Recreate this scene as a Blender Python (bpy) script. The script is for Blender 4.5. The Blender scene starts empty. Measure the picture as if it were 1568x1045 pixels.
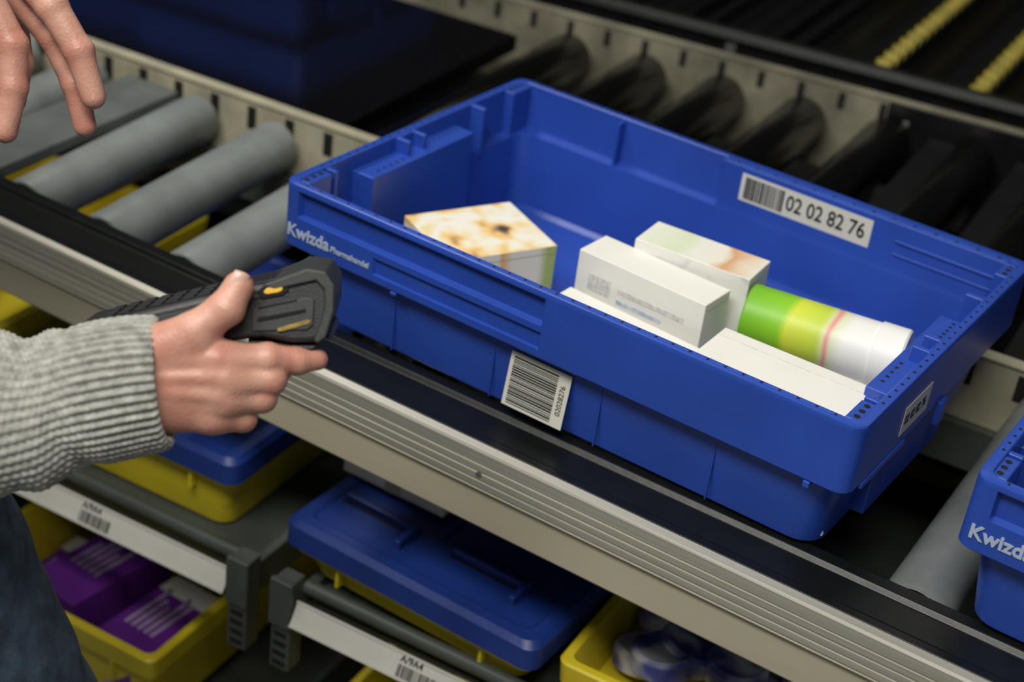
import bpy, bmesh, numpy as np, math, random
from mathutils import Matrix, Vector, Euler
random.seed(4)
S=bpy.context.scene
ZS=1.045            # height of the tote rim above the floor; objects are authored relative to it
H=-0.1446           # roller top level relative to tote rim
COL=S.collection
try: S.view_settings.view_transform='Standard'
except Exception: pass

# ---------------------------------------------------------------- materials
MATS={}
def mat(name,col,rough=.5,metal=0.,var=0.,scale=20.,bump=0.,bscale=200.,coat=0.,sss=0.,spec=.5,col2=None,stretch=None):
    if name in MATS: return MATS[name]
    m=bpy.data.materials.new(name); m.use_nodes=True
    nt=m.node_tree; N=nt.nodes; Lk=nt.links; b=N['Principled BSDF']
    b.inputs['Base Color'].default_value=(*col,1); b.inputs['Roughness'].default_value=rough
    b.inputs['Metallic'].default_value=metal; b.inputs['Specular IOR Level'].default_value=spec
    if coat: b.inputs['Coat Weight'].default_value=coat; b.inputs['Coat Roughness'].default_value=.15
    if sss:
        b.inputs['Subsurface Weight'].default_value=sss; b.inputs['Subsurface Radius'].default_value=(.008,.003,.0015); b.inputs['Subsurface Scale'].default_value=1.
    tc=N.new('ShaderNodeTexCoord'); src=tc.outputs['Object']
    if stretch:
        mp=N.new('ShaderNodeMapping'); mp.inputs['Scale'].default_value=stretch; Lk.new(src,mp.inputs[0]); src=mp.outputs[0]
    if var or col2:
        n=N.new('ShaderNodeTexNoise'); n.inputs['Scale'].default_value=scale; n.inputs['Detail'].default_value=5; Lk.new(src,n.inputs['Vector'])
        r=N.new('ShaderNodeValToRGB'); r.color_ramp.elements[0].position=.35; r.color_ramp.elements[1].position=.68
        c2=col2 if col2 else tuple(max(0,c*(1-var)) for c in col)
        r.color_ramp.elements[0].color=(*c2,1); r.color_ramp.elements[1].color=(*col,1)
        Lk.new(n.outputs['Fac'],r.inputs[0]); Lk.new(r.outputs[0],b.inputs['Base Color'])
    if bump:
        n=N.new('ShaderNodeTexNoise'); n.inputs['Scale'].default_value=bscale; n.inputs['Detail'].default_value=3; Lk.new(src,n.inputs['Vector'])
        bp=N.new('ShaderNodeBump'); bp.inputs['Strength'].default_value=bump; bp.inputs['Distance'].default_value=.001
        Lk.new(n.outputs['Fac'],bp.inputs['Height']); Lk.new(bp.outputs[0],b.inputs['Normal'])
    MATS[name]=m; return m
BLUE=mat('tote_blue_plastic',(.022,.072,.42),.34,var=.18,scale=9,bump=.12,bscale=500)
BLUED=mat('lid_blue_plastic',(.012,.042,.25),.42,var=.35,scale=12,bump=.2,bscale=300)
YEL=mat('bin_yellow_plastic',(.78,.62,.025),.42,var=.2,scale=10,bump=.1)
ROLL=mat('roller_grey_pvc',(.26,.285,.28),.38,var=.38,scale=11,bump=.25,bscale=90)
SLAT=mat('slat_grey',(.12,.135,.13),.55,var=.3,scale=18,bump=.2)
BLK=mat('black_rail_plastic',(.006,.007,.007),.34,bump=.15,bscale=90,var=.3,scale=30,spec=.4)
BLKR=mat('black_roller_rubber',(.003,.003,.003),.2,bump=.1,bscale=80,var=.3,scale=20,spec=.45)
BELT=mat('black_glossy_deck',(.004,.004,.005),.13,bump=.08,bscale=14)
ALU=mat('brushed_aluminium',(.72,.69,.60),.40,metal=.7,var=.22,scale=30,bump=.2,bscale=60,stretch=(.05,1,8))
BEI=mat('beige_sheet_metal',(.46,.42,.31),.5,var=.2,scale=7,stretch=(.3,1,1),bump=.1)
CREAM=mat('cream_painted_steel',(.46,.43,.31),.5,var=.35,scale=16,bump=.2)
CREAMD=mat('cream_dimmed_steel',(.27,.25,.18),.6,var=.6,scale=12,bump=.2)  # patchy cream steel; dimness of the rear is put into its base colour
DK=mat('dark_slot',(.004,.004,.004),.8,var=.2)
STEEL=mat('zinc_steel',(.30,.30,.29),.45,metal=.8,var=.3,scale=30)
WHITE=mat('label_white',(.66,.65,.58),.5,var=.04,scale=40)
INK=mat('label_ink',(.008,.008,.01),.6,var=.1)
TXT=mat('printed_text_pale',(.42,.50,.66),.5,var=.1,scale=200)
GRN=mat('bracket_grey_green',(.075,.088,.078),.45,var=.3,scale=14,bump=.1)
STRIP=mat('label_strip_white',(.70,.69,.63),.4,var=.08,scale=12)
CARD=mat('carton_white',(.80,.79,.74),.5,var=.05,scale=20)
SKIN=mat('skin',(.62,.34,.255),.42,sss=.12,col2=(.50,.215,.16),scale=34,bump=.4,bscale=420)
NAIL=mat('fingernail',(.68,.43,.36),.28,var=.06)
PURP=mat('carton_purple',(.15,.025,.30),.4,var=.2,scale=25)
LILAC=mat('carton_lilac',(.46,.36,.55),.45,var=.2,scale=25)
DEV=mat('scanner_black_plastic',(.020,.021,.022),.42,bump=.25,bscale=700,var=.2,scale=40)
DEVR=mat('scanner_rubber',(.030,.032,.032),.55,bump=.3,bscale=900,var=.2,scale=60)
DEVY=mat('scanner_yellow_button',(.80,.48,.05),.4,var=.1)
DEVYD=mat('scanner_ochre_trim',(.36,.24,.035),.5,var=.6,scale=120)
GLASS=mat('scanner_glass',(.006,.006,.007),.3,var=.1)

def pattern(name,cols,scale,base_rough=.45,detail=1.5,axis=None):
    m=bpy.data.materials.new(name); m.use_nodes=True; nt=m.node_tree;N=nt.nodes;Lk=nt.links;b=N['Principled BSDF']; b.inputs['Roughness'].default_value=base_rough
    tc=N.new('ShaderNodeTexCoord'); r=N.new('ShaderNodeValToRGB')
    cr=r.color_ramp
    while len(cr.elements)<len(cols): cr.elements.new(.5)
    for e,(p,c) in zip(cr.elements,cols): e.position=p; e.color=(*c,1)
    n=N.new('ShaderNodeTexNoise'); n.inputs['Scale'].default_value=scale; n.inputs['Detail'].default_value=detail
    Lk.new(tc.outputs['Object'],n.inputs['Vector'])
    if axis is None: Lk.new(n.outputs['Fac'],r.inputs[0])
    else:
        sp=N.new('ShaderNodeSeparateXYZ'); Lk.new(tc.outputs['Object'],sp.inputs[0])
        mr=N.new('ShaderNodeMapRange'); mr.inputs['From Min'].default_value=axis[1]; mr.inputs['From Max'].default_value=axis[2]
        Lk.new(sp.outputs[axis[0]],mr.inputs['Value'])
        k=axis[3] if len(axis)>3 else .12
        ad=N.new('ShaderNodeMath'); ad.operation='MULTIPLY_ADD'; ad.inputs[1].default_value=k; Lk.new(n.outputs['Fac'],ad.inputs[0]); Lk.new(mr.outputs[0],ad.inputs[2])
        sb=N.new('ShaderNodeMath'); sb.operation='SUBTRACT'; sb.inputs[1].default_value=k/2; Lk.new(ad.outputs[0],sb.inputs[0]); Lk.new(sb.outputs[0],r.inputs[0])
    Lk.new(r.outputs[0],b.inputs['Base Color']); return m

# ---------------------------------------------------------------- mesh helpers
def link(o,parent=None):
    COL.objects.link(o)
    if parent is not None: o.parent=parent
    return o
def empty(name,loc=(0,0,0),rz=0.,matrix=None,parent=None):
    o=bpy.data.objects.new(name,None); o.empty_display_size=.05
    if matrix is not None: o.matrix_world=matrix
    else: o.location=loc; o.rotation_euler=(0,0,rz)
    return link(o,parent)
def meshobj(name,V,F,m,parent=None,smooth=False,bevel=0.,angle=None,fm=None,loc=None,rot=None,bseg=2):
    me=bpy.data.meshes.new(name); me.from_pydata([tuple(v) for v in V],[],[tuple(f) for f in F])
    mats=m if isinstance(m,(list,tuple)) else [m]
    for q in mats: me.materials.append(q)
    if fm is not None: me.polygons.foreach_set('material_index',fm)
    me.update(); 
    bm=bmesh.new(); bm.from_mesh(me); bmesh.ops.recalc_face_normals(bm,faces=bm.faces); bm.to_mesh(me); bm.free()
    if smooth: me.polygons.foreach_set('use_smooth',[True]*len(me.polygons))
    o=bpy.data.objects.new(name,me); link(o,parent)
    if loc: o.location=loc
    if rot: o.rotation_euler=rot
    if bevel:
        b=o.modifiers.new('b','BEVEL'); b.width=bevel; b.segments=bseg; b.limit_method='ANGLE'; b.angle_limit=math.radians(35)
        me.polygons.foreach_set('use_smooth',[True]*len(me.polygons))
        b.harden_normals=True
    elif smooth and angle:
        try: me.set_sharp_from_angle(angle=angle)
        except Exception: pass
    return o
BF=[(0,1,2,3),(4,7,6,5),(0,4,5,1),(1,5,6,2),(2,6,7,3),(3,7,4,0)]
def boxv(a,b):
    x0,y0,z0=a;x1,y1,z1=b
    return [(x0,y0,z0),(x1,y0,z0),(x1,y1,z0),(x0,y1,z0),(x0,y0,z1),(x1,y0,z1),(x1,y1,z1),(x0,y1,z1)]
def box(name,a,b,m,parent=None,bevel=.0,loc=None,rot=None):
    return meshobj(name,boxv(a,b),BF,m,parent,bevel=bevel,loc=loc,rot=rot)
def boxes(name,lst,m,parent=None,bevel=0.,loc=None,rot=None):
    V=[];F=[]
    for a,b in lst:
        k=len(V); V+=boxv(a,b); F+=[tuple(i+k for i in f) for f in BF]
    return meshobj(name,V,F,m,parent,bevel=bevel,loc=loc,rot=rot)
def lathe(name,p0,p1,prof,m,parent=None,seg=32,fm=None):
    """prof: list of (t along metres from p0, radius)"""
    p0=Vector(p0);p1=Vector(p1);d=(p1-p0).normalized()
    a=d.orthogonal().normalized();b=d.cross(a)
    V=[];F=[];M=[]
    for (t,r) in prof:
        for i in range(seg):
            th=2*math.pi*i/seg; V.append(p0+d*t+(a*math.cos(th)+b*math.sin(th))*r)
    for k in range(len(prof)-1):
        for i in range(seg):
            j=(i+1)%seg; F.append((k*seg+i,k*seg+j,(k+1)*seg+j,(k+1)*seg+i)); M.append(fm[k] if fm else 0)
    F.append(tuple(range(seg)));M.append(0); F.append(tuple((len(prof)-1)*seg+i for i in range(seg)));M.append(0)
    o=meshobj(name,V,F,m,parent,smooth=True,angle=math.radians(35),fm=M)
    return o
def extrude(name,prof,x0,x1,m,parent=None,loc=None,rot=None,bevel=0.,n=1):
    V=[];F=[];k=len(prof)
    for i in range(n+1):
        x=x0+(x1-x0)*i/n
        V+=[(x,y,z) for y,z in prof]
    for i in range(n):
        for j in range(k): F.append((i*k+j,i*k+(j+1)%k,(i+1)*k+(j+1)%k,(i+1)*k+j))
    F.append(tuple(range(k)));F.append(tuple(n*k+j for j in range(k)))
    return meshobj(name,V,F,m,parent,loc=loc,rot=rot,bevel=bevel)
def textmesh(name,s,size,m,parent,loc,rot,ext=.0002,align='LEFT',sx=1.,bold=0.):
    cu=bpy.data.curves.new(name,'FONT'); cu.body=s; cu.size=size; cu.extrude=ext; cu.align_x=align; cu.align_y='CENTER'; cu.offset=bold
    t=bpy.data.objects.new(name+'_tmp',cu); COL.objects.link(t)
    bpy.context.view_layer.update()
    me=bpy.data.meshes.new_from_object(t.evaluated_get(bpy.context.evaluated_depsgraph_get()))
    bpy.data.objects.remove(t); me.materials.clear(); me.materials.append(m)
    o=bpy.data.objects.new(name,me); link(o,parent); o.location=loc; o.rotation_euler=rot; o.scale=(sx,1,1); return o

# rounded rectangle loft shell
def rrshell(name,L,W,levels,m,parent,xs=(),ys=(),disp=None,cs=6,capA=True,capB=True,bevel=0.):
    V=[];F=[];rings=[]
    XS=sorted(xs);YS=sorted(ys)
    for li,(z,ins,r) in enumerate(levels):
        ring=[]
        lo=ins+r; hx=L-ins-r; hy=W-ins-r
        cl=lambda v,a,b:min(max(v,a),b)
        def D(side,s): return disp(side,s,li) if disp else 0.
        ring+=[(cl(x,lo,hx),ins+D(0,x),z) for x in XS]
        for i in range(cs+1):
            a=-math.pi/2+math.pi/2*i/cs; ring.append((hx+r*math.cos(a),lo+r*math.sin(a),z))
        ring+=[(L-ins-D(1,y),cl(y,lo,hy),z) for y in YS]
        for i in range(cs+1):
            a=math.pi/2*i/cs; ring.append((hx+r*math.cos(a),hy+r*math.sin(a),z))
        ring+=[(cl(x,lo,hx),W-ins-D(2,x),z) for x in reversed(XS)]
        for i in range(cs+1):
            a=math.pi/2+math.pi/2*i/cs; ring.append((lo+r*math.cos(a),hy+r*math.sin(a),z))
        ring+=[(ins+D(3,y),cl(y,lo,hy),z) for y in reversed(YS)]
        for i in range(cs+1):
            a=math.pi+math.pi/2*i/cs; ring.append((lo+r*math.cos(a),lo+r*math.sin(a),z))
        rings.append(range(len(V),len(V)+len(ring))); V+=ring
    n=len(rings[0])
    for a,b in zip(rings,rings[1:]):
        for i in range(n):
            j=(i+1)%n; F.append((a[i],a[j],b[j],b[i]))
    if capA: F.append(tuple(rings[0]))
    if capB: F.append(tuple(rings[-1]))
    o=meshobj(name,V,F,m,parent,smooth=True,angle=math.radians(28))
    return o

# ---------------------------------------------------------------- storage tote
def make_tote(loc,rz,label=True,seed=1):
    T=empty('storage_tote',loc,rz)
    xs=[.02,.022,.05,.1,.112,.114,.15,.2,.25,.270,.273,.298,.300,.34,.4,.45,.5,.55,.58]
    ys=[.03,.08,.12,.16,.2,.24,.28,.32,.37]
    lv=[(H,.032,.024),(H,.027,.024),(H+.004,.0225,.024),
        (-.070,.014,.020),(-.068,.014,.020),(-.0665,.004,.014),(-.066,.0015,.013),
        (-.0645,.0,.013),(-.0585,.0,.013),            #7,8
        (-.0575,.0,.013),(-.057,.0,.013),(-.041,.0,.013),(-.040,.0,.013),   #9..12 groove rows 10,11
        (-.034,.0,.013),(-.032,.0,.013),(-.008,.0,.013),(-.006,.0,.013),   #13..16 recess rows 14,15
        (-.002,.0,.013),(-.0006,.0006,.013),(0,.0018,.013),  #17-19
        (0,.0085,.010),(-.0008,.0095,.010),             #20,21
        (-.046,.0115,.010),(-.050,.0125,.010),          #22,23 upper inner
        (-.052,.024,.016),(-.054,.0245,.016),(-.134,.030,.018),(-.138,.036,.018)]
    def disp(side,s,li):
        if side==0 and li in(14,15) and .021<s<.299: return .007
        if side==0 and li in(10,11) and .1125<s<.299: return .0035
        if side==2 and li in (21,22,23) and s>.271: return .011
        if side==2 and li==20 and s>.271: return .009
        return 0.
    sh=rrshell('shell',.6,.4,lv,BLUE,T,xs,ys,disp)
    B=[]
    for mx in (0,1):
        def X(a,b,y0,y1,z0,z1):
            if mx: a,b=.6-b,.6-a
            B.append(((a,y0,z0),(b,y1,z1)))
        X(.009,.036,.092,.262,-.137,-.016)
        X(.009,.026,.160,.166,-.018,-.001); X(.009,.026,.186,.192,-.018,-.001); X(.009,.012,.166,.186,-.018,-.001)
        X(.009,.027,.290,.297,-.058,-.001); X(.009,.022,.050,.056,-.055,-.001)
        X(.009,.022,.012,.046,-.055,-.0015); X(.009,.022,.354,.388,-.055,-.0015)
    boxes('stacking_blocks',B,BLUE,T,bevel=.003)
    R=[]
    R+= [((.143,.376,-.137),(.146,.389,-.002))]           # rib on back wall
    R+= [((.30,.360,-.11),(.55,.3755,-.107)),((.47,.377,-.02),(.58,.3815,-.017)),((.47,.377,-.034),(.58,.3815,-.031)),((.27,.3795,-.003),(.59,.392,-.0003))]
    for x in (.13,.245,.36,.475): R.append(((x,.0150,H+.006),(x+.0015,.018,-.068)))
    R+=[((.598,.20,-.090),(.604,.215,-.066)),((.598,.03,-.072),(.6015,.12,-.066)),((.135,-.001,-.069),(.142,.010,-.066)),((.562,-.001,-.072),(.568,.010,-.066))]
    boxes('ribs',R,BLUE,T,bevel=.001)
    V=[];F=[]
    def disc(x,y,r=.0022,z=.0003):
        k=len(V); n=10
        for i in range(n): V.append((x+r*math.cos(2*math.pi*i/n),y+r*math.sin(2*math.pi*i/n),z))
        F.append(tuple(k+i for i in range(n)))
    for mx in (0,1):
        f=(lambda x:.6-x) if mx else (lambda x:x)
        for y in (.018,.028,.038,.36,.370,.380):
            disc(f(.014),y,z=-.0011,r=.0029)
        for i in range(24): disc(f(.0055),.050+.0132*i,.0015)
        for i in range(7): disc(f(.020),.205+i*.008,.0018,z=-.0157)
        for i in range(5): disc(f(.028),.110+i*.010,.0018,z=-.0157)
    for i in range(34): disc(.025+.0166*i,.0055,.0014)
    for x in [.285+.022*i for i in range(14)]: disc(x,.386,.0017,z=.0004)
    for x in [.03+.020*i for i in range(12)]: disc(x,.3945,.0014)
    meshobj('rim_holes',V,F,DK,T)
    rx=(math.pi/2,0,0)
    textmesh('lettering_large','Kwizda',.0175,TXT,T,(.0085,-.0006,-.0485),rx,.0004,bold=.0005)
    textmesh('lettering_small','Pharmahandel',.0082,TXT,T,(.062,-.0006,-.0505),rx,.0003,bold=.0002)
    if label:
        E=empty('front_label',(.266,.0146,-.080),0,parent=T); E.rotation_euler=(math.radians(90-8),0,0)
        E.location=(.266,.0140,-.078)
        meshobj('label_paper',[(0,-.054,.0006),(.065,-.054,.0006),(.065,0,.0006),(0,0,.0006)],[(0,1,2,3)],WHITE,E)
        rnd=random.Random(3); L=[]; t=-.051
        while t<-.004:
            b=rnd.choice([1,1,2])*.0008; L.append(((.004,t,.0007),(.052,t+b,.0009))); t+=b+rnd.choice([1,1,1.5])*.00085
        boxes('label_bars',L,INK,E)
        textmesh('label_digits','02028276',.0075,INK,E,(.0585,-.027,.0009),(0,0,math.radians(90)),.0001,align='CENTER')
        E2=empty('rim_label',(.296,.3785,-.006),0,parent=T); E2.rotation_euler=(math.radians(90),0,0)
        box('label_paper',(0,-.030,.0),(.148,0,.0006),WHITE,E2,bevel=.0)
        L=[];t=.005
        while t<.048:
            b=rnd.choice([1,1,2,3])*.0007; L.append(((t,-.027,.0007),(t+b,-.003,.0009))); t+=b+rnd.choice([1,1,2])*.0006
        boxes('label_bars',L,INK,E2)
        textmesh('label_digits','02 02 82 76',.0235,INK,E2,(.053,-.0150,.0009),(0,0,0),.0001,bold=.0003,sx=.78)
        E3=empty('side_label',(.6003,.10,-.026),0,parent=T); E3.rotation_euler=(math.radians(90),0,math.radians(90))
        box('label_paper',(0,-.028,.0),(.06,0,.0006),WHITE,E3)
        textmesh('label_digits','02 02 82 76',.013,INK,E3,(.003,-.014,.0009),(0,0,0),.0001,sx=.75,bold=.0002)
    return T
YAW=-math.atan2(.056,.597)
tote=make_tote((0,0,0),YAW)
tote2=make_tote((.687,-.058,0),YAW+.01,label=False)
tote3=make_tote((-1.10,.74,.0105),.01,label=False)

# ---------------------------------------------------------------- goods inside the tote (coordinates in tote frame -> world)
TM=Matrix.Rotation(YAW,4,'Z')
def inT(x,y,z): return TM@Vector((x,y,z))
def carton(name,cx,cy,z0,w,d,h,ang,mats,fm,tilt=(0,0),bevel=.0008,prints=()):
    E=empty(name,inT(cx,cy,z0),YAW+ang); E.rotation_euler=(tilt[0],tilt[1],YAW+ang)
    o=meshobj('carton_body',boxv((-w/2,-d/2,0),(w/2,d/2,h)),BF,mats,E,bevel=bevel,fm=fm)
    boxes('flap_seams',[((-w/2-.0003,-d/2+.002,h*.5),(-w/2,d/2-.002,h*.5+.0006)),((w/2,-d/2+.002,h-.008),(w/2+.0003,d/2-.002,h-.0075))],BEI,E)
    for (a0,a1,b0,b1,mm_) in prints:   # printed panels on the front face (fractions of width / height)
        box('printed_panel',(-w/2+w*a0,-d/2-.0003,h*b0),(-w/2+w*a1,-d/2,h*b1),mm_,E)
    return E
PBLU=mat('print_pale_blue',(.30,.40,.58),.5,col2=(.62,.66,.72),scale=160)
PGRY=mat('print_grey',(.45,.46,.46),.5,col2=(.70,.70,.67),scale=180)
FOOD=pattern('print_food_photo',[(.32,(.07,.05,.045)),(.37,(.30,.20,.14)),(.42,(.80,.50,.18)),(.47,(.82,.66,.36)),(.53,(.82,.78,.66)),(.62,(.82,.81,.76)),(.74,(.82,.62,.25))],24,detail=2)
FOOD2=pattern('print_food_small',[(0,(.78,.78,.70)),(.35,(.66,.74,.52)),(.5,(.78,.78,.72)),(.66,(.80,.76,.66)),(.74,(.66,.36,.18)),(.84,(.75,.58,.42)),(1,(.80,.78,.7))],30,axis=('X',-.06,.06,.3))
SIDE1=pattern('print_orange_band',[(0,(.80,.78,.70)),(.45,(.80,.78,.70)),(.5,(.85,.42,.12)),(.6,(.82,.79,.7)),(.9,(.82,.79,.7)),(1,(.4,.5,.15))],8,axis=('Y',-.05,.05))
BLUEP=pattern('print_blue_line',[(0,(.80,.79,.76)),(.30,(.80,.79,.76)),(.36,(.10,.2,.55)),(.46,(.80,.79,.76)),(1,(.8,.8,.77))],8,axis=('Y',-.022,.022))
BLUET=pattern('print_small_type',[(.0,(.45,.50,.58)),(.32,(.60,.63,.66)),(.42,(.80,.79,.75)),(1,(.80,.79,.75))],45,detail=3)
carton('medicine_carton',.130,.150,-.137,.100,.120,.080,math.radians(-27)+0,[CARD,FOOD,SIDE1],[0,1,1,2,0,0])
carton('medicine_carton',.320,.161,-.137,.142,.044,.108,math.radians(-3),[CARD,BLUEP,BLUET],[0,0,0,0,0,1],
       prints=[(.10,.28,.66,.82,PGRY),(.34,.86,.74,.79,PGRY),(.34,.70,.64,.68,PBLU)])
carton('medicine_carton',.342,.212,-.137,.120,.050,.119,math.radians(4),[CARD,FOOD2,BLUET],[0,1,2,0,0,0])
C4=carton('medicine_carton',.326,.092,-.137,.150,.066,.074,math.radians(-4),[CARD,BLUET],[0,0,1,0,0,1],tilt=(.05,0))
boxes('printed_lines',[((-.065,-.012+.010*i,.074),(-.065+[.05,.09,.07][i],-.009+.010*i,.0743)) for i in range(3)],PBLU,C4)
C5=carton('medicine_carton',.501,.072,-.137,.152,.072,.112,math.radians(1),[CARD,BEI],[0,0,0,0,0,0])
boxes('top_crease',[((-.074,.020,.112),(.074,.0206,.1123))],PGRY,C5)
carton('medicine_carton',.486,.215,-.137,.150,.075,.052,0,[CARD,BLUET],[0,0,1,0,0,0])
TUBE=pattern('print_green_tube',[(0,(.16,.44,.02)),(.26,(.24,.55,.02)),(.31,(.60,.68,.05)),(.50,(.50,.62,.06)),(.54,(.62,.66,.30)),(.57,(.72,.25,.30)),(.60,(.66,.70,.45)),(.68,(.78,.78,.76)),(1,(.82,.82,.81))],14,axis=('X',0,.152,.2))
E=empty('effervescent_tablet_tube',inT(.407,.193,-.0530),YAW+.17)
lathe('tube_body',(0,0,0),(1,0,0),[(0,.001),(0,.028),(.0015,.0295),(.122,.0295),(.123,.031),(.148,.031),(.150,.0295),(.150,.001)],TUBE,E,seg=48)

# ---------------------------------------------------------------- front roller conveyor
CV=empty('roller_conveyor',(0,0,0))
RY=-.066
railloc=(0,-.046,H); railrot=(0,0,RY)
X0,X1=-1.9,2.0
extrude('rail_black',[(.066,-.055),(.066,-.004),(.063,-.001),(.050,-.001),(.046,-.0055),(.014,-.0065),(.010,-.0035),(.001,-.0035),(.001,-.055)],X0,X1,BLK,CV,loc=railloc,rot=railrot,bevel=.001)
pr=[(.0005,-.004),(-.007,-.0055),(-.0085,-.008)]
for i in range(4):
    zz=-.013-.0085*i
    pr+=[(-.0085,zz),(-.0085,zz-.0055),(-.0065,zz-.0061),(-.0065,zz-.0079)]
pr+=[(-.0085,-.047),(-.006,-.050),(.0005,-.050)]
extrude('rail_aluminium',pr,X0,X1,ALU,CV,loc=railloc,rot=railrot)
extrude('rail_beige_skirt',[(.0,-.050),(-.0035,-.051),(-.0035,-.090),(-.001,-.093),(.012,-.094),(.012,-.050)],X0,X1,BEI,CV,loc=railloc,rot=railrot,bevel=.001)
for x in (-.55,.28,.87,1.5):
    p=Matrix.Rotation(RY,4,'Z')@Vector((x,-.0085,-.031))
    lathe('rail_bolt',(p.x+railloc[0],p.y+railloc[1],p.z+H),(p.x+railloc[0],p.y+railloc[1]-1,p.z+H),[(0,.003),(.0008,.003),(.001,.0015)],STEEL,CV,seg=12)
def roller(x,y0,y1,r,mt,parent,tilt=0.,zt=H,name='roller'):
    a=(x+tilt*(y0-.2 if y1<.5 else 0),y0,zt-r); b=(x+tilt*(y1-.2 if y1<.5 else 0),y1,zt-r)
    Ln=math.hypot(b[0]-a[0],y1-y0)
    lathe(name,a,b,[(-.012,.005),(0,.005),(0,r*.55),(.0015,r*.6),(.0015,r*.86),(0,r*.90),(.001,r*.98),(.003,r),(Ln-.003,r),(Ln-.001,r*.98),(Ln,r*.90),(Ln-.0015,r*.86),(Ln-.0015,r*.6),(Ln,r*.55),(Ln,.005),(Ln+.010,.005)],[mt,STEEL,DK],parent,seg=40,
      fm=[1,1,1,2,2,0,0,0,0,0,2,2,1,1,1])
for k in range(-2,12):
    x=-.148+.1182*k
    if k==6: x-=.034
    roller(x,.0225-.066*x+(.026 if -.05<x<.62 else 0),.374,.031,ROLL,CV,tilt=-.016+.102*max(-.7,min(.9,x)))
for x in (-.560,-.675,-.793,-.91,-1.03,-1.15):
    roller(x,.0225-.066*x,.374,.031,ROLL,CV,tilt=-.06)
meshobj('transfer_slat',boxv((-.505,.057,H-.02),(-.425,.372,H-.004)),BF,SLAT,CV,bevel=.003)
def slotted(name,y,z0,z1,x0,x1,parent,rz=0,pitch=.0575,m=None,sh=.024,sw=.010,flange=True):
    E=empty(name,(0,y,0),rz,parent=parent); m=m or CREAM
    box('plate',(x0,0,z0),(x1,.003,z1),m,E,bevel=.0008)
    if flange: box('plate_flange',(x0,0,z1-.003),(x1,.022,z1),m,E,bevel=.0008)
    L=[]; x=x0+.02
    while x<x1:
        L.append(((x,-.0008,z1-.006-sh),(x+sw,.0,z1-.006))); x+=pitch
    boxes('slots',L,DK,E,bevel=.0)
    return E
slotted('side_frame',.386,H-.07,H+.008,-1.9,2.0,CV,sh=.030,sw=.013)
boxes('under_frame',[((-1.9,.375,H-.12),(2.,.385,H-.07))],GRN,CV)
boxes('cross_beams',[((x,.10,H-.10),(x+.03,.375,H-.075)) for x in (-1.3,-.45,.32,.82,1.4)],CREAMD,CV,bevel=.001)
# ---------------------------------------------------------------- rear conveyor
CB=empty('rear_conveyor',(0,0,0))
box('glossy_deck',(-1.9,.412,H-.02),(-.205,.86,H+.004),BELT,CB,bevel=.003)
for k in range(0,13):
    x=-.150+.1185*k
    roller(x,.425,.940+.085*x,.035,BLKR,CB,zt=H+.004,name='black_roller')
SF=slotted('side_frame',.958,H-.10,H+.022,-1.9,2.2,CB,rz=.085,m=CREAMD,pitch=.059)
# black sheet and bolts added to darken the right part of the far side frame
box('darkening_sheet',(.315,-.004,H-.10),(2.2,-.001,H+.0225),BLK,SF,bevel=.001)
boxes('darkening_sheet_bolts',[((x,-.006,H-.008),(x+.008,-.004,H)) for x in (.34,.55,.76,.97)],STEEL,SF,bevel=.001)
boxes('deck_plates',[((x,.43,H-.012),(x+.062,.93+.085*x,H-.004)) for x in (.385+.0,.503,.622)],BLK,CB,bevel=.002)
box('near_frame',(-1.9,.409,H-.08),(2.2,.4115,H-.002),BLK,CB)
box('under_pan',(-.2,.42,H-.12),(2.2,.93,H-.11),BLK,CB)
extrude('top_guide_rail',[(0,.0),(.004,.010),(.014,.013),(.026,.010),(.030,0),(.026,-.014),(.004,-.014)],-1.9,2.4,BLK,CB,loc=(0,1.02,H+.028),rot=(0,0,.085),bevel=.001)
boxes('rail_posts',[((x,1.02+.085*x,H-.02),(x+.015,1.035+.085*x,H+.02)) for x in (-.6,.05,.75,1.4)],STEEL,CB)
# ---------------------------------------------------------------- skate wheel racking behind
SW=empty('skate_wheel_rack',(0,0,0))
YELW=mat('skate_wheel_yellow',(.34,.27,.025),.5,var=.3)
for i,x in enumerate([-.34,-.195,-.05,.095,.24,.385,.53,.675,.82]):
    boxes('track_rail',[((x-.022,1.19,H-.03),(x-.018,2.6,H-.004)),((x+.018,1.19,H-.03),(x+.022,2.6,H-.004))],BLK,SW)
    if i>=3:
        V=[];F=[]
        for j in range(26):
            y=(1.21 if i>3 else 1.62)+.040*j; n=12; k0=len(V)
            if y>2.2: break
            for sx in (-.011,.011):
                for q in range(n): V.append((x+sx,y+.012*math.cos(2*math.pi*q/n),H-.013+.012*math.sin(2*math.pi*q/n)))
            for q in range(n): F.append((k0+q,k0+(q+1)%n,k0+n+(q+1)%n,k0+n+q))
            F.append(tuple(k0+q for q in range(n))); F.append(tuple(k0+n+q for q in range(n)))
        meshobj('skate_wheels',V,F,YELW,SW)
boxes('rack_base',[((-1.9,1.19,H-.09),(2.4,2.7,H-.07))],BLK,SW)
boxes('rack_legs',[((x,y,-ZS),(x+.05,y+.05,H-.09)) for x in (-1.6,.2,2.1) for y in (1.25,2.5)],GRN,SW)
boxes('conveyor_legs',[((x,y,-ZS),(x+.04,y+.04,H-.12)) for x in (-1.5,1.6) for y in (.43,.74)],GRN,CB)

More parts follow.
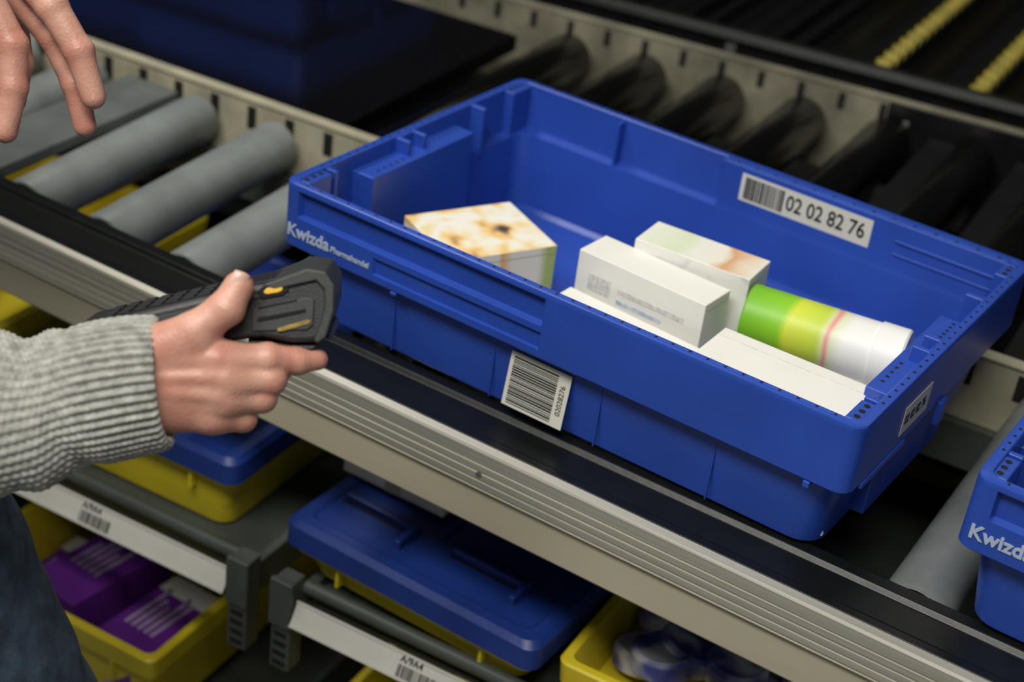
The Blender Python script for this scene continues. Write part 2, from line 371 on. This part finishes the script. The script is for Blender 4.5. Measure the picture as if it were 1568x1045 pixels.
# ---------------------------------------------------------------- picking shelves under the conveyor
def yellow_bin(loc,L=.30,W=.40,Ht=.12,rz=0.,lid=False,name='yellow_bin'):
    E=empty(name,loc,rz)
    lv=[(0,.03,.02),(.0,.022,.02),(.004,.018,.02),(Ht-.03,.010,.016),(Ht-.028,.002,.012),(Ht-.002,0,.012),(Ht,.002,.012),(Ht,.010,.010),(Ht-.002,.011,.010),(Ht-.06,.014,.01),(.008,.022,.015),(.005,.03,.015)]
    if Ht<.08: lv=[l for l in lv if l[0]!=Ht-.06]
    rrshell('bin_shell',L,W,lv,YEL,E,[.04,.1,.15,.2,.26],[.04,.12,.2,.3,.36])
    boxes('bin_ribs',[((L*.2,.001,Ht-.05),(L*.2+.004,.012,Ht-.028)),((L*.8,.001,Ht-.05),(L*.8+.004,.012,Ht-.028))],YEL,E,bevel=.001)
    if lid:
        lz=Ht+.0005
        lv=[(lz-.018,-.004,.014),(lz-.018,-.007,.016),(lz+.006,-.006,.016),(lz+.012,.0,.014),(lz+.013,.012,.012),(lz+.010,.016,.010),(lz+.010,.05,.01)]
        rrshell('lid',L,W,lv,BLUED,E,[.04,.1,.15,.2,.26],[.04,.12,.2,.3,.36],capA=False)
        boxes('lid_clips',[((.02,.062,lz+.009),(.112,.070,lz+.018)),((.108,.030,lz+.009),(.116,.070,lz+.021)),((.16,.062,lz+.009),(.25,.070,lz+.018)),((.246,.035,lz+.009),(.253,.070,lz+.021)),((.134,.075,lz+.009),(.139,.37,lz+.0150))],BLUED,E,bevel=.002)
        boxes('lid_gap',[((.02,.058,lz+.0095),(.106,.0615,lz+.0108)),((.16,.058,lz+.0095),(.244,.0615,lz+.0108)),((.139,.075,lz+.0095),(.141,.37,lz+.0108))],DK,E)
    return E
SH=empty('picking_shelf',(0,0,0))
z1=-.450   # upper shelf deck
zb=-.72
mods=[(-.72,-.385),(-.360,.012),(.068,.405),(.45,.785),(.83,1.165)]
def strip(x0,x1,y,z,seed):
    E=empty('label_strip',(x0,y,z),parent=SH); E.rotation_euler=(math.radians(62),0,0)
    w=x1-x0
    box('strip_plate',(0,-.012,0),(w,.013,.0015),STRIP,E,bevel=.0006)
    boxes('strip_lips',[((0,-.014,0),(w,-.012,.003)),((0,.013,0),(w,.015,.003))],STRIP,E)
    rnd=random.Random(seed); L=[]
    t=w*.42
    while t<w*.42+.042:
        b=rnd.choice([1,1,2])*.0009; L.append(((t,-.011,.0016),(t+b,.002,.0019))); t+=b+rnd.choice([1,1,2])*.0009
    boxes('strip_barcode',L,INK,E)
    textmesh('strip_code',random.Random(seed).choice(['A/BA4','A/9A4']),.010,INK,E,(w*.42,.008,.0018),(0,0,0),.0001,bold=.0002)
for lev,(zz,yy) in enumerate([(z1,-.05),(zb,-.085)]):
    for mi,(a,b) in enumerate(mods):
        box('deck',(a+.01,yy+.02,zz-.006),(b-.01,.62,zz-.001),GRN,SH)
        for x in (a,b-.012):
            xo=x-.012 if x==a else x
            boxes('side_bracket',[((xo,yy-.012,zz-.080),(xo+.024,yy+.012,zz+.038)),((x,yy+.010,zz-.03),(x+.012,.62,zz+.012)),((xo-.002,yy-.016,zz-.02),(xo+.026,yy-.008,zz+.040))],GRN,SH,bevel=.002)
            boxes('bracket_teeth',[((xo+.004,yy-.0125,zz-.074+i*.013),(xo+.020,yy-.0118,zz-.068+i*.013)) for i in range(4)],BLK,SH)
        lathe('front_bar',(a+.012,yy+.014,zz+.022),(b-.012,yy+.014,zz+.022),[(0,.008),(b-a-.024,.008)],GRN,SH,seg=16)
        strip(a+.016,b-.014,yy-.012,zz+.004,10+mi+7*lev)
boxes('shelf_uprights',[((x,.62,-ZS),(x+.04,.64,H-.13)) for x in (-.9,-.03,.42,1.2)],GRN,SH)
boxes('shelf_back_panel',[((-.9,.65,-ZS+.05),(1.24,.66,H-.13))],BLK,SH)
yellow_bin((-.341,-.006,z1),L=.30,lid=True,name='lidded_yellow_bin',Ht=.098)
yellow_bin((.046,-.020,z1+.0125),L=.30,lid=True,name='lidded_yellow_bin',Ht=.062,rz=-.075)
yellow_bin((.366,-.030,z1+.0125),L=.32,W=.28,Ht=.058)
yellow_bin((-.705,.02,z1),L=.30,Ht=.115)
yellow_bin((.846,.0,z1),L=.30,W=.25,Ht=.08)
pb=yellow_bin((-.385,-.088,zb+.0125),L=.305,W=.40,Ht=.1225)
yellow_bin((.09,-.06,zb),L=.30,W=.40,Ht=.10)
yellow_bin((.465,-.06,zb),L=.30,W=.40,Ht=.10)
def pcarton(x,y,z,w,d,h,rz):
    E=empty('purple_carton',(x,y,z),rz)
    meshobj('carton_body',boxv((-w/2,-d/2,0),(w/2,d/2,h)),BF,[PURP,LILAC],E,bevel=.0008,fm=[0,0,0,0,1,0])
    L=[]
    rnd=random.Random(int(x*1000))
    for i in range(5):
        L.append(((-w*.34+i*.010,-d*.15,h+.0001),(-w*.34+i*.010+.005,-d*.15+rnd.uniform(.3,.5)*d,h+.0004)))
    boxes('carton_print',L,LILAC,E)
    box('carton_end_top',(-w/2,d*.30,h),(w/2,d/2,h+.0004),STRIP,E)
    box('carton_end_panel',(-w/2+.001,-d/2-.0005,.002),(w*.1,-d/2,h-.002),LILAC,E)
pcarton(-.255,.028,zb+.019,.080,.15,.100,math.radians(-8))
pcarton(-.152,.004,zb+.019,.078,.155,.078,math.radians(-5))
pcarton(-.335,.03,zb+.019,.055,.15,.04,0)
PK=pattern('print_blue_white_pack',[(.3,(.03,.04,.20)),(.45,(.10,.12,.38)),(.53,(.35,.36,.55)),(.60,(.62,.63,.70)),(.8,(.7,.7,.72))],26)
E=empty('wrapped_pack_pile',(0,0,0))
rnd=random.Random(5)
for i in range(14):
    x=.42+.20*rnd.random(); y=.03+.15*rnd.random(); r=.032
    z=z1+.026+.010*(i%4)
    lathe('wrapped_pack',(x,y,z),(x+.25*rnd.uniform(-1,1),y+.25*rnd.uniform(-1,1),z+1),[(0,.002),(0,r*.9),(.003,r),(.020,r),(.024,r*.85),(.022,r*.5),(.024,r*.2),(.024,.001)],PK,E,seg=28)
E=empty('grey_carton',(.045,.075,z1+.092),-.05)
meshobj('carton_body',boxv((0,0,0),(.13,.12,.055)),BF,[STRIP],E,bevel=.001); box('carton_tape',(.055,-.0004,-.0),(.075,.1204,.0555),BEI,E)

# ---------------------------------------------------------------- SDF organic modelling
def smin(a,b,k):
    h=np.clip(.5+.5*(b-a)/k,0,1); return b*(1-h)+a*h-k*h*(1-h)
def cap(P,a,b,ra,rb,flat=None):
    a=np.array(a);b=np.array(b);d=b-a; L2=(d*d).sum()+1e-12
    q=P-a; t=np.clip((q@d)/L2,0,1)
    return np.sqrt(((q-t[...,None]*d)**2).sum(-1))-(ra+(rb-ra)*t)
def ell(P,c,r):
    q=(P-np.array(c))/np.array(r); l=np.sqrt((q**2).sum(-1)); return (l-1)*min(r)
def nets(fn,lo,hi,h):
    lo=np.array(lo,float);hi=np.array(hi,float)
    n=np.ceil((hi-lo)/h).astype(int)+1
    ax=[lo[i]+h*np.arange(n[i]) for i in range(3)]
    P=np.stack(np.meshgrid(*ax,indexing='ij'),-1).astype(np.float32)
    Fv=fn(P); s=Fv<0
    nx,ny,nz=n-1
    cnt=np.zeros((nx,ny,nz));sm=np.zeros((nx,ny,nz,3))
    def sub(A,i,j,k): return A[i:i+nx,j:j+ny,k:k+nz]
    for axis in range(3):
        for u in (0,1):
            for v in (0,1):
                a=[0,0,0];b=[0,0,0]; o=[q for q in range(3) if q!=axis]
                a[o[0]]=b[o[0]]=u;a[o[1]]=b[o[1]]=v;b[axis]=1
                fa=sub(Fv,*a);fb=sub(Fv,*b); m=(fa<0)!=(fb<0)
                t=np.where(m,fa/np.where(m,fa-fb,1),0)
                cnt+=m
                for q in range(3):
                    sm[...,q]+=np.where(m,a[q]+(t if q==axis else 0),0)
    M=cnt>0; idx=-np.ones((nx,ny,nz),int); idx[M]=np.arange(M.sum())
    I=np.argwhere(M); V=lo+h*(I+sm[M]/cnt[M][:,None])
    Q=[]
    for axis in range(3):
        o=[(axis+1)%3,(axis+2)%3]
        sl0=[slice(1,-1)]*3; sl0[axis]=slice(0,-1); sl1=list(sl0); sl1[axis]=slice(1,None)
        A=s[tuple(sl0)];B=s[tuple(sl1)]
        W=np.argwhere(A!=B); off=np.array([1,1,1]);off[axis]=0; W=W+off
        e0=np.zeros(3,int);e0[o[0]]=1;e1=np.zeros(3,int);e1[o[1]]=1
        g=lambda X: idx[X[:,0],X[:,1],X[:,2]]
        q=np.stack([g(W-e0-e1),g(W-e1),g(W),g(W-e0)],1)
        fl=~s[tuple((W).T)]
        q[fl]=q[fl][:,::-1]; Q.append(q)
    Q=np.concatenate(Q); Q=Q[(Q>=0).all(1)]
    return V,Q
def organic(name,fn,lo,hi,h,m,parent,matrix=None):
    V,Q=nets(fn,lo,hi,h)
    me=bpy.data.meshes.new(name); me.from_pydata(V.tolist(),[],Q.tolist()); me.materials.append(m)
    bm=bmesh.new(); bm.from_mesh(me); bmesh.ops.recalc_face_normals(bm,faces=bm.faces); bm.to_mesh(me); bm.free()
    me.polygons.foreach_set('use_smooth',[True]*len(me.polygons))
    o=bpy.data.objects.new(name,me); link(o,parent)
    sm=o.modifiers.new('s','SMOOTH'); sm.factor=.5; sm.iterations=2
    if matrix is not None: o.matrix_local=matrix
    return o
def chain(P,pts,k=.003,crease=0.):
    d=None
    for (a,ra),(b,rb) in zip(pts,pts[1:]):
        c=cap(P,a,b,ra,rb); d=c if d is None else smin(d,c,k)
    if crease:
        for (p,r0),(p1,_) in list(zip(pts,pts[1:]))[1:]:
            p=np.array(p);ax=np.array(p1)-p; ax/=np.linalg.norm(ax)
            s_=(P-p)@ax; rr=np.sqrt(((P-p)**2).sum(-1))
            near=np.exp(-((rr-r0)/.006)**2)
            d=d+crease*near*(np.cos(s_*2*np.pi/.0034)*.5+.2)*np.exp(-(s_/.0042)**2)
            d=d-.0007*np.exp(-(s_/.006)**2)*near
    return d
def hand_fn(fingers,palm,kf=.0025,kp=.009,tendons=()):
    def fn(P):
        pd=None
        for a,b,ra,rb in palm:
            c=cap(P,a,b,ra,rb); pd=c if pd is None else smin(pd,c,.012)
        for a,b in tendons:
            c=cap(P,a,b,.0022,.0030); pd=smin(pd,c,.005)
        fd=None
        for f in fingers:
            c2=chain(P,f,crease=.0006)
            fd=c2 if fd is None else smin(fd,c2,kf)
        return smin(pd,fd,kp)
    return fn
def nail(name,tip,dirn,nrm,m,parent,matrix,w=.0062,l=.0075):
    d=Vector(dirn).normalized(); n=Vector(nrm); n=(n-d*n.dot(d)).normalized(); s=d.cross(n)
    V=[];F=[]; A=9;Bn=7
    for i in range(A):
        u=-1+2*i/(A-1)
        for j in range(Bn):
            v=-1+2*j/(Bn-1)
            rr=math.sqrt(max(0,1-.25*abs(u)**3))
            V.append(Vector(tip)+d*(u*l*(1-.12*v*v))+s*(v*w*rr)+n*(-.0028*v*v-.0012*u*u))
    for i in range(A-1):
        for j in range(Bn-1): F.append((i*Bn+j,(i+1)*Bn+j,(i+1)*Bn+j+1,i*Bn+j+1))
    o=meshobj(name,V,F,m,parent,smooth=True)
    so=o.modifiers.new('t','SOLIDIFY'); so.thickness=.0008
    o.matrix_local=matrix; return o

# shared axes for the forearm / hands (a frame turned towards the right-front of the rack)
e1=Vector((.8661,.4862,.1165));e2=Vector((-.3363,.3940,.8554));e3=Vector((.3700,-.7801,.5047))
def frame(O): 
    M=Matrix((( e1.x,e2.x,e3.x,O[0]),(e1.y,e2.y,e3.y,O[1]),(e1.z,e2.z,e3.z,O[2]),(0,0,0,1))); return M
MR=frame((.197,-.378,.053)); ML=frame((-.061,-.237,.162))
def mm(x,y,z=0.): return (x*.001,y*.001,z*.001)
PERSON=empty('person',(0,0,0))
# right hand (mm in its local frame)
r_index=[(mm(18,4,4),.0120),(mm(50,5,-5),.0106),(mm(70,3,-15),.0094),(mm(83,4,-21),.0080)]
r_mid=[(mm(24,-9,2),.0122),(mm(52,-10,-7),.0108),(mm(55,-2,-32),.0096),(mm(46,6,-48),.0080)]
r_ring=[(mm(20,-23,-2),.0116),(mm(45,-23,-11),.0104),(mm(48,-13,-36),.0092),(mm(40,-4,-50),.0078)]
r_pink=[(mm(11,-37,-8),.0104),(mm(31,-38,-16),.0092),(mm(34,-28,-36),.0082),(mm(28,-18,-48),.0070)]
r_thumb=[(mm(-32,10,6),.0150),(mm(2,24,10),.0134),(mm(24,40,10),.0122),(mm(32,55,8),.0108)]
palm=[(mm(-70,-15,-4),mm(-40,-14,-2),.0275,.0250),(mm(-40,4,0),mm(18,4,2),.0160,.0128),(mm(-40,-10,2),mm(24,-9,1),.0175,.0130),(mm(-40,-22,0),mm(20,-22,-3),.0170,.0125),(mm(-40,-32,-3),mm(11,-36,-9),.0155,.0115),(mm(-30,-20,-14),mm(5,-18,-14),.0130,.0110),(mm(-36,8,4),mm(0,18,6),.0165,.0135)]
tend=[(mm(-35,0,15),mm(18,6,14)),(mm(-35,-8,18),mm(22,-8,13.5)),(mm(-35,-17,16.5),mm(18,-21,10))]
organic('hand_right',hand_fn([r_index,r_mid,r_ring,r_pink,r_thumb],palm,tendons=tend),mm(-100,-80,-75),mm(110,80,45),.0012,SKIN,PERSON,MR)
nail('nail_right_thumb',mm(34.5,57,17.6),(.42,.85,0),(.45,-.1,1),NAIL,PERSON,MR,w=.0070,l=.0080)
nail('nail_right_index',mm(79,11.3,-17),(.85,.05,-.4),(0,1,.35),NAIL,PERSON,MR,w=.0055,l=.0065)
# left hand, relaxed, fingers hanging
def p2(u,v,w): return mm((u-80)*.518,(100-v)*.518,w)
l_index=[(p2(20,-55,5),.0132),(p2(84,12,8),.0126),(p2(122,78,2),.0116),(p2(140,146,-6),.0100)]
l_mid=[(p2(-5,-40,-12),.0130),(p2(74,50,-16),.0118),(p2(103,120,-24),.0106),(p2(114,184,-32),.0092)]
l_ring=[(p2(-40,-30,-26),.0120),(p2(0,10,-36),.0110),(p2(6,80,-46),.0100),(p2(-8,140,-54),.0088)]
l_pink=[(p2(-60,-20,-38),.0098),(p2(-30,40,-46),.0088),(p2(-32,100,-54),.0080),(p2(-42,150,-60),.0070)]
l_thumb=[(p2(-70,-80,20),.0150),(p2(-12,-10,30),.0138),(p2(32,76,22),.0122),(p2(31,138,18),.0112),(p2(17,204,14),.0096)]
palm2=[(p2(-130,-150,0),p2(-95,-115,-2),.026,.024),(p2(-95,-115,5),p2(20,-55,4),.016,.0135),(p2(-95,-110,-5),p2(-5,-40,-11),.0165,.0135),(p2(-100,-105,-12),p2(-40,-30,-25),.0160,.0125),(p2(-105,-100,-18),p2(-60,-20,-36),.0145,.0110)]
organic('hand_left',hand_fn([l_index,l_mid,l_ring,l_pink,l_thumb],palm2),mm(-150,-80,-85),mm(60,155,60),.0014,SKIN,PERSON,ML)
nail('nail_left_index',mm((150.5-80)*.518,(100-143)*.518,-1),(.12,-1,-.1),(1,.1,.1),NAIL,PERSON,ML,w=.0055,l=.0065)

# knitted sleeve of the right arm
KN=bpy.data.materials.new('knit_grey_wool'); KN.use_nodes=True
nt=KN.node_tree;N=nt.nodes;Lk=nt.links;b=N['Principled BSDF']; b.inputs['Roughness'].default_value=.9; b.inputs['Specular IOR Level'].default_value=.15
b.inputs['Sheen Weight'].default_value=.2
tc=N.new('ShaderNodeTexCoord'); n=N.new('ShaderNodeTexNoise'); n.inputs['Scale'].default_value=130; n.inputs['Detail'].default_value=6; Lk.new(tc.outputs['Object'],n.inputs['Vector'])
r=N.new('ShaderNodeValToRGB'); r.color_ramp.elements[0].position=.3;r.color_ramp.elements[0].color=(.24,.24,.215,1); r.color_ramp.elements[1].position=.7;r.color_ramp.elements[1].color=(.48,.48,.44,1)
Lk.new(n.outputs['Fac'],r.inputs[0]); Lk.new(r.outputs[0],b.inputs['Base Color'])
n2=N.new('ShaderNodeTexNoise'); n2.inputs['Scale'].default_value=700; n2.inputs['Detail'].default_value=4; Lk.new(tc.outputs['Object'],n2.inputs['Vector'])
bb=N.new('ShaderNodeBump'); bb.inputs['Strength'].default_value=.8; bb.inputs['Distance'].default_value=.0012; Lk.new(n2.outputs['Fac'],bb.inputs['Height']); Lk.new(bb.outputs[0],b.inputs['Normal'])
def sleeve(name,cl,parent,matrix,ribs=46,cuff=.055,rows=460,nseg=552,amp=.0017):
    """cl: list of (point mm, ry mm, rz mm)"""
    P=np.array([c[0] for c in cl],float)*.001; R=np.array([c[1:] for c in cl],float)*.001
    s=np.concatenate([[0],np.cumsum(np.linalg.norm(np.diff(P,axis=0),axis=1))])
    S_=np.linspace(0,s[-1],rows)
    def cr(Y):
        out=np.zeros((rows,Y.shape[1]))
        for q in range(Y.shape[1]):
            m=np.gradient(Y[:,q],s)
            i=np.clip(np.searchsorted(s,S_,side='right')-1,0,len(s)-2); hh=s[i+1]-s[i]; t=(S_-s[i])/hh
            out[:,q]=(2*t**3-3*t**2+1)*Y[i,q]+(t**3-2*t**2+t)*hh*m[i]+(-2*t**3+3*t**2)*Y[i+1,q]+(t**3-t**2)*hh*m[i+1]
        return out
    C=cr(P);RR=cr(R); Tn=np.gradient(C,axis=0); Tn/=np.linalg.norm(Tn,axis=1)[:,None]
    up=np.array([0,1.,.0])
    A=up-Tn*(Tn@up)[:,None];A/=np.linalg.norm(A,axis=1)[:,None];Bv=np.cross(Tn,A)
    th=np.linspace(0,2*np.pi,nseg,endpoint=False)
    V=np.zeros((rows,nseg,3))
    for i in range(rows):
        sd=S_[i]; c=1/(1+math.exp((sd-cuff)/.004))   # 1 on the cuff
        wob=.05*math.sin(sd*70)
        rib=np.cos(ribs*(th+wob*.15)); rib=np.sign(rib)*np.abs(rib)**.6
        knit=.00045*math.cos(sd*2*math.pi/.0050)
        d=amp*rib*(.42+.58*c)+knit*(1-.4*c)*np.cos(ribs*th*.5)
        fold=0
        for (s0,wd,a,ph) in ((cuff+.006,.007,-.0030,.3),(cuff+.026,.012,.0045,1.2),(cuff+.047,.008,-.004,2.5),(cuff+.075,.015,.004,4.),(cuff+.105,.01,-.0035,5.),(cuff+.13,.013,.003,1.)):
            fold=fold+a*np.exp(-((sd+.014*np.sin(th+ph)-s0)/wd)**2)*(.6+.4*np.sin(th*2+ph))
        d=d+fold
        if sd<.004: d=d-.003*(1-sd/.004)**2
        V[i]=C[i]+A[i]*((RR[i,0]+d)*np.cos(th))[:,None]+Bv[i]*((RR[i,1]+d)*np.sin(th))[:,None]
    inner=[]
    for q,(dx,f) in enumerate(((.0015,.93),(.010,.88),(.03,.86))):
        inner.append(C[0]+Tn[0]*dx+(V[0]-C[0])*f)
    V=np.concatenate([np.array(inner[::-1]),V]); rw=V.shape[0]
    idx=np.arange(rw*nseg).reshape(rw,nseg); a=idx[:-1];b2=idx[1:]
    Q=np.stack([a,np.roll(a,-1,1),np.roll(b2,-1,1),b2],-1).reshape(-1,4)
    me=bpy.data.meshes.new(name); me.from_pydata(V.reshape(-1,3).tolist(),[],Q.tolist()); me.materials.append(KN)
    me.polygons.foreach_set('use_smooth',[True]*len(me.polygons))
    o=bpy.data.objects.new(name,me); link(o,parent); o.matrix_local=matrix; return o
sleeve('sleeve_right',[((-21,-12,-2),46,36),((-40,-14,-2),48,38),((-70,-20,-2),49,40),((-95,-27,-2),48,42),((-125,-32,0),56,47),((-155,-34,2),62,52),((-200,-42,4),65,56),((-266,-55,6),62,57)],PERSON,MR)
wl=ML.inverted()@Vector((-.182,-.235,.253))*1000; el=ML.inverted()@Vector((-.40,-.25,.13))*1000
a=np.array(wl);b_=np.array(el)
sleeve('sleeve_left',[(tuple(a),38,34),(tuple(a*.85+b_*.15),42,38),(tuple(a*.6+b_*.4),46,42),(tuple(a*.3+b_*.7),52,48),(tuple(b_),56,52)],PERSON,ML,rows=120,nseg=248)
rs=(-.10,-.60,.30);ls=(-.40,-.38,.36);rel=(-.015,-.529,-.025);lel=(-.40,-.25,.13)
def body(P):
    d=cap(P,(-.17,-.51,-.04),(-.26,-.44,-.04),.130,.135)
    d=smin(d,cap(P,(-.17,-.55,.18),(-.31,-.46,.20),.13,.13),.08)
    d=smin(d,cap(P,(-.18,-.55,.28),(-.33,-.44,.31),.10,.10),.06)
    d=smin(d,cap(P,rs,rel,.070,.060),.05)
    d=smin(d,cap(P,ls,lel,.070,.056),.05)
    d=smin(d,cap(P,(-.25,-.49,.36),(-.24,-.48,.42),.07,.062),.04)
    return d
organic('jumper_body',body,(-.60,-.78,-.22),(.10,-.12,.52),.009,KN,PERSON)
def legs(P):
    d=cap(P,(-.13,-.49,-.13),(-.25,-.43,-.13),.122,.125)
    kn=(.036,-.362,-.49)
    d=smin(d,chain(P,[((-.060,-.452,-.16),.105),(kn,.076),((-.03,-.44,-.98),.055)],.04),.05)
    d=smin(d,chain(P,[((-.27,-.42,-.16),.100),((-.28,-.35,-.52),.070),((-.29,-.40,-.98),.055)],.04),.04)
    d=d+.0025*np.sin(P[...,2]*95+P[...,0]*40)*np.sin(P[...,1]*60+P[...,2]*30)
    return d
JEAN=mat('blue_denim',(.075,.12,.18),.8,col2=(.035,.058,.09),scale=60,bump=.6,bscale=900)
organic('jeans',legs,(-.46,-.70,-1.02),(.16,-.20,.02),.009,JEAN,PERSON)
def headf(P):
    d=ell(P,(-.175,-.415,.585),(.078,.088,.11))
    d=smin(d,ell(P,(-.150,-.388,.535),(.055,.06,.06)),.03)
    d=smin(d,cap(P,(-.245,-.485,.40),(-.195,-.435,.52),.058,.052),.02)
    d=smin(d,cap(P,(-.118,-.352,.590),(-.102,-.335,.560),.009,.014),.012)   # nose
    for sx in (-1,1):
        c=np.array((-.185,-.425,.57))+sx*np.array((.058,-.05,0)); d=smin(d,ell(P,c,(.014,.014,.032)),.006)
        e=np.array((-.118,-.352,.592))+sx*np.array((.028,-.024,0)); d=-smin(-d,ell(P,e,(.014,.014,.010)),.008)
    d=smin(d,cap(P,(-.128,-.352,.522),(-.110,-.366,.522),.009,.009),.006)
    return d
organic('head',headf,(-.34,-.58,.36),(-.05,-.28,.74),.005,SKIN,PERSON)
HAIR=mat('hair_brown',(.05,.03,.018),.7,var=.4,scale=60,bump=.9,bscale=250)
def hairf(P):
    d=ell(P,(-.187,-.428,.602),(.088,.098,.112)); c=ell(P,(-.115,-.345,.545),(.085,.085,.105)); return np.maximum(d,-c)
organic('hair',hairf,(-.34,-.58,.44),(-.05,-.28,.76),.006,HAIR,PERSON)
for nm,sx in (('eye_right',1),('eye_left',-1)):
    c=Vector((-.124,-.358,.592))+sx*Vector((.028,-.024,0))
    lathe(nm,c-Vector((.007,.009,0)),c+Vector((1,1.25,0)),[(0,.002),(.003,.0085),(.009,.010),(.014,.007),(.0165,.002)],WHITE,PERSON,seg=16)
SHOE=mat('shoe_leather',(.02,.018,.016),.5,var=.3)
def shoes(P):
    d=None
    for (x,y) in ((-.03,-.44),(-.29,-.40)):
        c=smin(cap(P,(x-.01,y-.02,-.985),(x+.005,y+.03,-.985),.042,.046),cap(P,(x+.01,y+.05,-1.005),(x+.055,y+.15,-1.008),.042,.036),.04)
        c=np.maximum(c,-(P[...,2]+1.044)); d=c if d is None else np.minimum(d,c)
    return d
organic('shoes',shoes,(-.42,-.56,-1.06),(.12,-.18,-.92),.006,SHOE,PERSON)

# ---------------------------------------------------------------- handheld barcode scanner (mm, same frame as the right hand)
SC=empty('barcode_scanner',matrix=MR.copy())
def s2(u,v): return ((u-300)*.458e-3,(560-v)*.458e-3)
prof=[(110,502),(200,480),(330,450),(440,426),(480,416),(502,427),(509,450),(507,480),(494,516),(478,526),(445,526),(400,518),(330,528),(250,538),(130,530),(108,522)]
Ev=Vector((-.002,.012,-.066))
def prism(name,pts,w0,e,m,bevel=.002,parent=SC):
    V=[];n=len(pts)
    for k,f in ((0,0),(1,1)):
        for u,v in pts:
            x,y=s2(u,v); V.append((x+e[0]*f,y+e[1]*f,w0+e[2]*f))
    F=[tuple(range(n)),tuple(range(2*n-1,n-1,-1))]+[(i,(i+1)%n,n+(i+1)%n,n+i) for i in range(n)]
    return meshobj(name,V,F,m,parent,bevel=bevel,bseg=3)
prism('scanner_body',prof,-.006,Ev,DEV,.005)
prism('head_bumper',[(400,437),(470,411),(500,416),(513,436),(513,476),(500,518),(486,528),(480,522),(490,498),(497,470),(496,444),(484,431),(420,445)],-.003,Ev*1.06,DEVR,.003)
prism('side_rail',[(150,504),(320,467),(398,450),(400,456),(325,475),(155,513)],-.0045,(0,0,-.004),DEVR,.0008)
prism('side_panel',[(385,472),(470,455),(482,458),(480,498),(470,506),(385,508)],-.0045,(0,0,-.004),DEVR,.001)
prism('side_panel_groove',[(395,486),(468,472),(468,478),(395,493)],-.0035,(0,0,-.002),GLASS,.0002)
prism('side_panel_groove',[(395,470),(455,458),(455,461),(395,474)],-.0040,(0,0,-.002),GLASS,.0002)
prism('button_surround',[(394,447),(402,438),(436,431),(443,435),(442,447),(432,453),(402,458),(395,455)],-.0045,(0,0,-.003),GLASS,.0008)
prism('yellow_button',[(404,446),(409,441),(429,437),(434,439),(433,445),(427,448),(410,451),(405,450)],-.0032,(0,0,-.003),DEVY,.0008)
prism('ochre_trim',[(425,503),(470,490),(477,491),(475,496),(432,508),(425,508)],-.0036,(0,0,-.003),DEVYD,.0006)
prism('trigger_grip',[(375,520),(440,528),(486,528),(478,538),(440,540),(380,530)],-.012,Ev*.7,DEVR,.003)
def topq(name,u0,u1,f0,f1,m,lift=.0008,th=.001):
    V=[]
    def vtop(u): return np.interp(u,[110,200,330,440,480],[502,480,450,426,416])
    for l in (lift,lift-th):
        for u,f in ((u0,f0),(u1,f0),(u1,f1),(u0,f1)):
            x,y=s2(u,vtop(u)); V.append((x+Ev.x*f,y+Ev.y*f+l,-.006+Ev.z*f+l*.3))
    meshobj(name,V,[(0,1,2,3),(7,6,5,4),(0,4,5,1),(1,5,6,2),(2,6,7,3),(3,7,4,0)],m,SC,bevel=.0003)
topq('display',340,438,.12,.88,GLASS)
for i in range(7):
    for j in range(3): topq('key',150+i*25,168+i*25,.14+.26*j,.34+.26*j,DEV,.0012,.002)
lathe('scan_window',(.0885,.028,-.030),(.0885+.99,.028-.35,-.030+.1),[(0,.009),(.006,.009),(.006,.0075),(.0052,.001)],[GLASS],SC,seg=24)

# ---------------------------------------------------------------- hall shell
FLO=mat('concrete_floor',(.20,.20,.19),.6,var=.3,scale=3,bump=.2,bscale=30)
WAL=mat('hall_wall_dark',(.05,.055,.06),.8,var=.2,scale=2)
box('floor',(-4,-3.5,-ZS-.05),(5,5.5,-ZS),FLO)
box('wall_back',(-4,5.5,-ZS),(5,5.6,2.4),WAL)
box('wall_left',(-4.1,-3.5,-ZS),(-4,5.6,2.4),WAL)
box('ceiling',(-4.1,-3.5,2.4),(5,5.6,2.5),WAL)

# ---------------------------------------------------------------- lights
def area(name,loc,sx,sy,e,tgt=None,col=(1,.97,.90)):
    l=bpy.data.lights.new(name,'AREA'); l.shape='RECTANGLE'; l.size=sx; l.size_y=sy; l.energy=e; l.color=col
    o=bpy.data.objects.new(name,l); link(o); o.location=loc
    if tgt: o.rotation_euler=(Vector(tgt)-Vector(loc)).to_track_quat('-Z','Y').to_euler()
    return o
area('ceiling_light_front',(.3,-1.5,2.1),2.0,.6,72,(.15,-.1,-.1))
area('ceiling_light_mid',(-1.0,.1,2.2),2.0,.35,34,(-.2,.2,0))
area('ceiling_light_back',(.4,2.6,2.2),3.,.3,6,(.3,1.2,0))
wd=bpy.data.worlds.new('world'); S.world=wd; wd.use_nodes=True
wd.node_tree.nodes['Background'].inputs[0].default_value=(.78,.80,.80,1); wd.node_tree.nodes['Background'].inputs[1].default_value=.20

# ---------------------------------------------------------------- camera
cam=bpy.data.cameras.new('camera'); cam.sensor_width=36; cam.lens=36*2511.7/1568; cam.clip_start=.05
cam.dof.use_dof=True; cam.dof.focus_distance=1.33; cam.dof.aperture_fstop=4.2
co=bpy.data.objects.new('camera',cam); link(co); co.location=(.809,-1.1598,.6743); co.rotation_euler=(1.03732,-.11677,.51153); S.camera=co
# lift everything so the floor is at z=0
for o in list(S.objects):
    if o.parent is None: o.location.z+=ZS
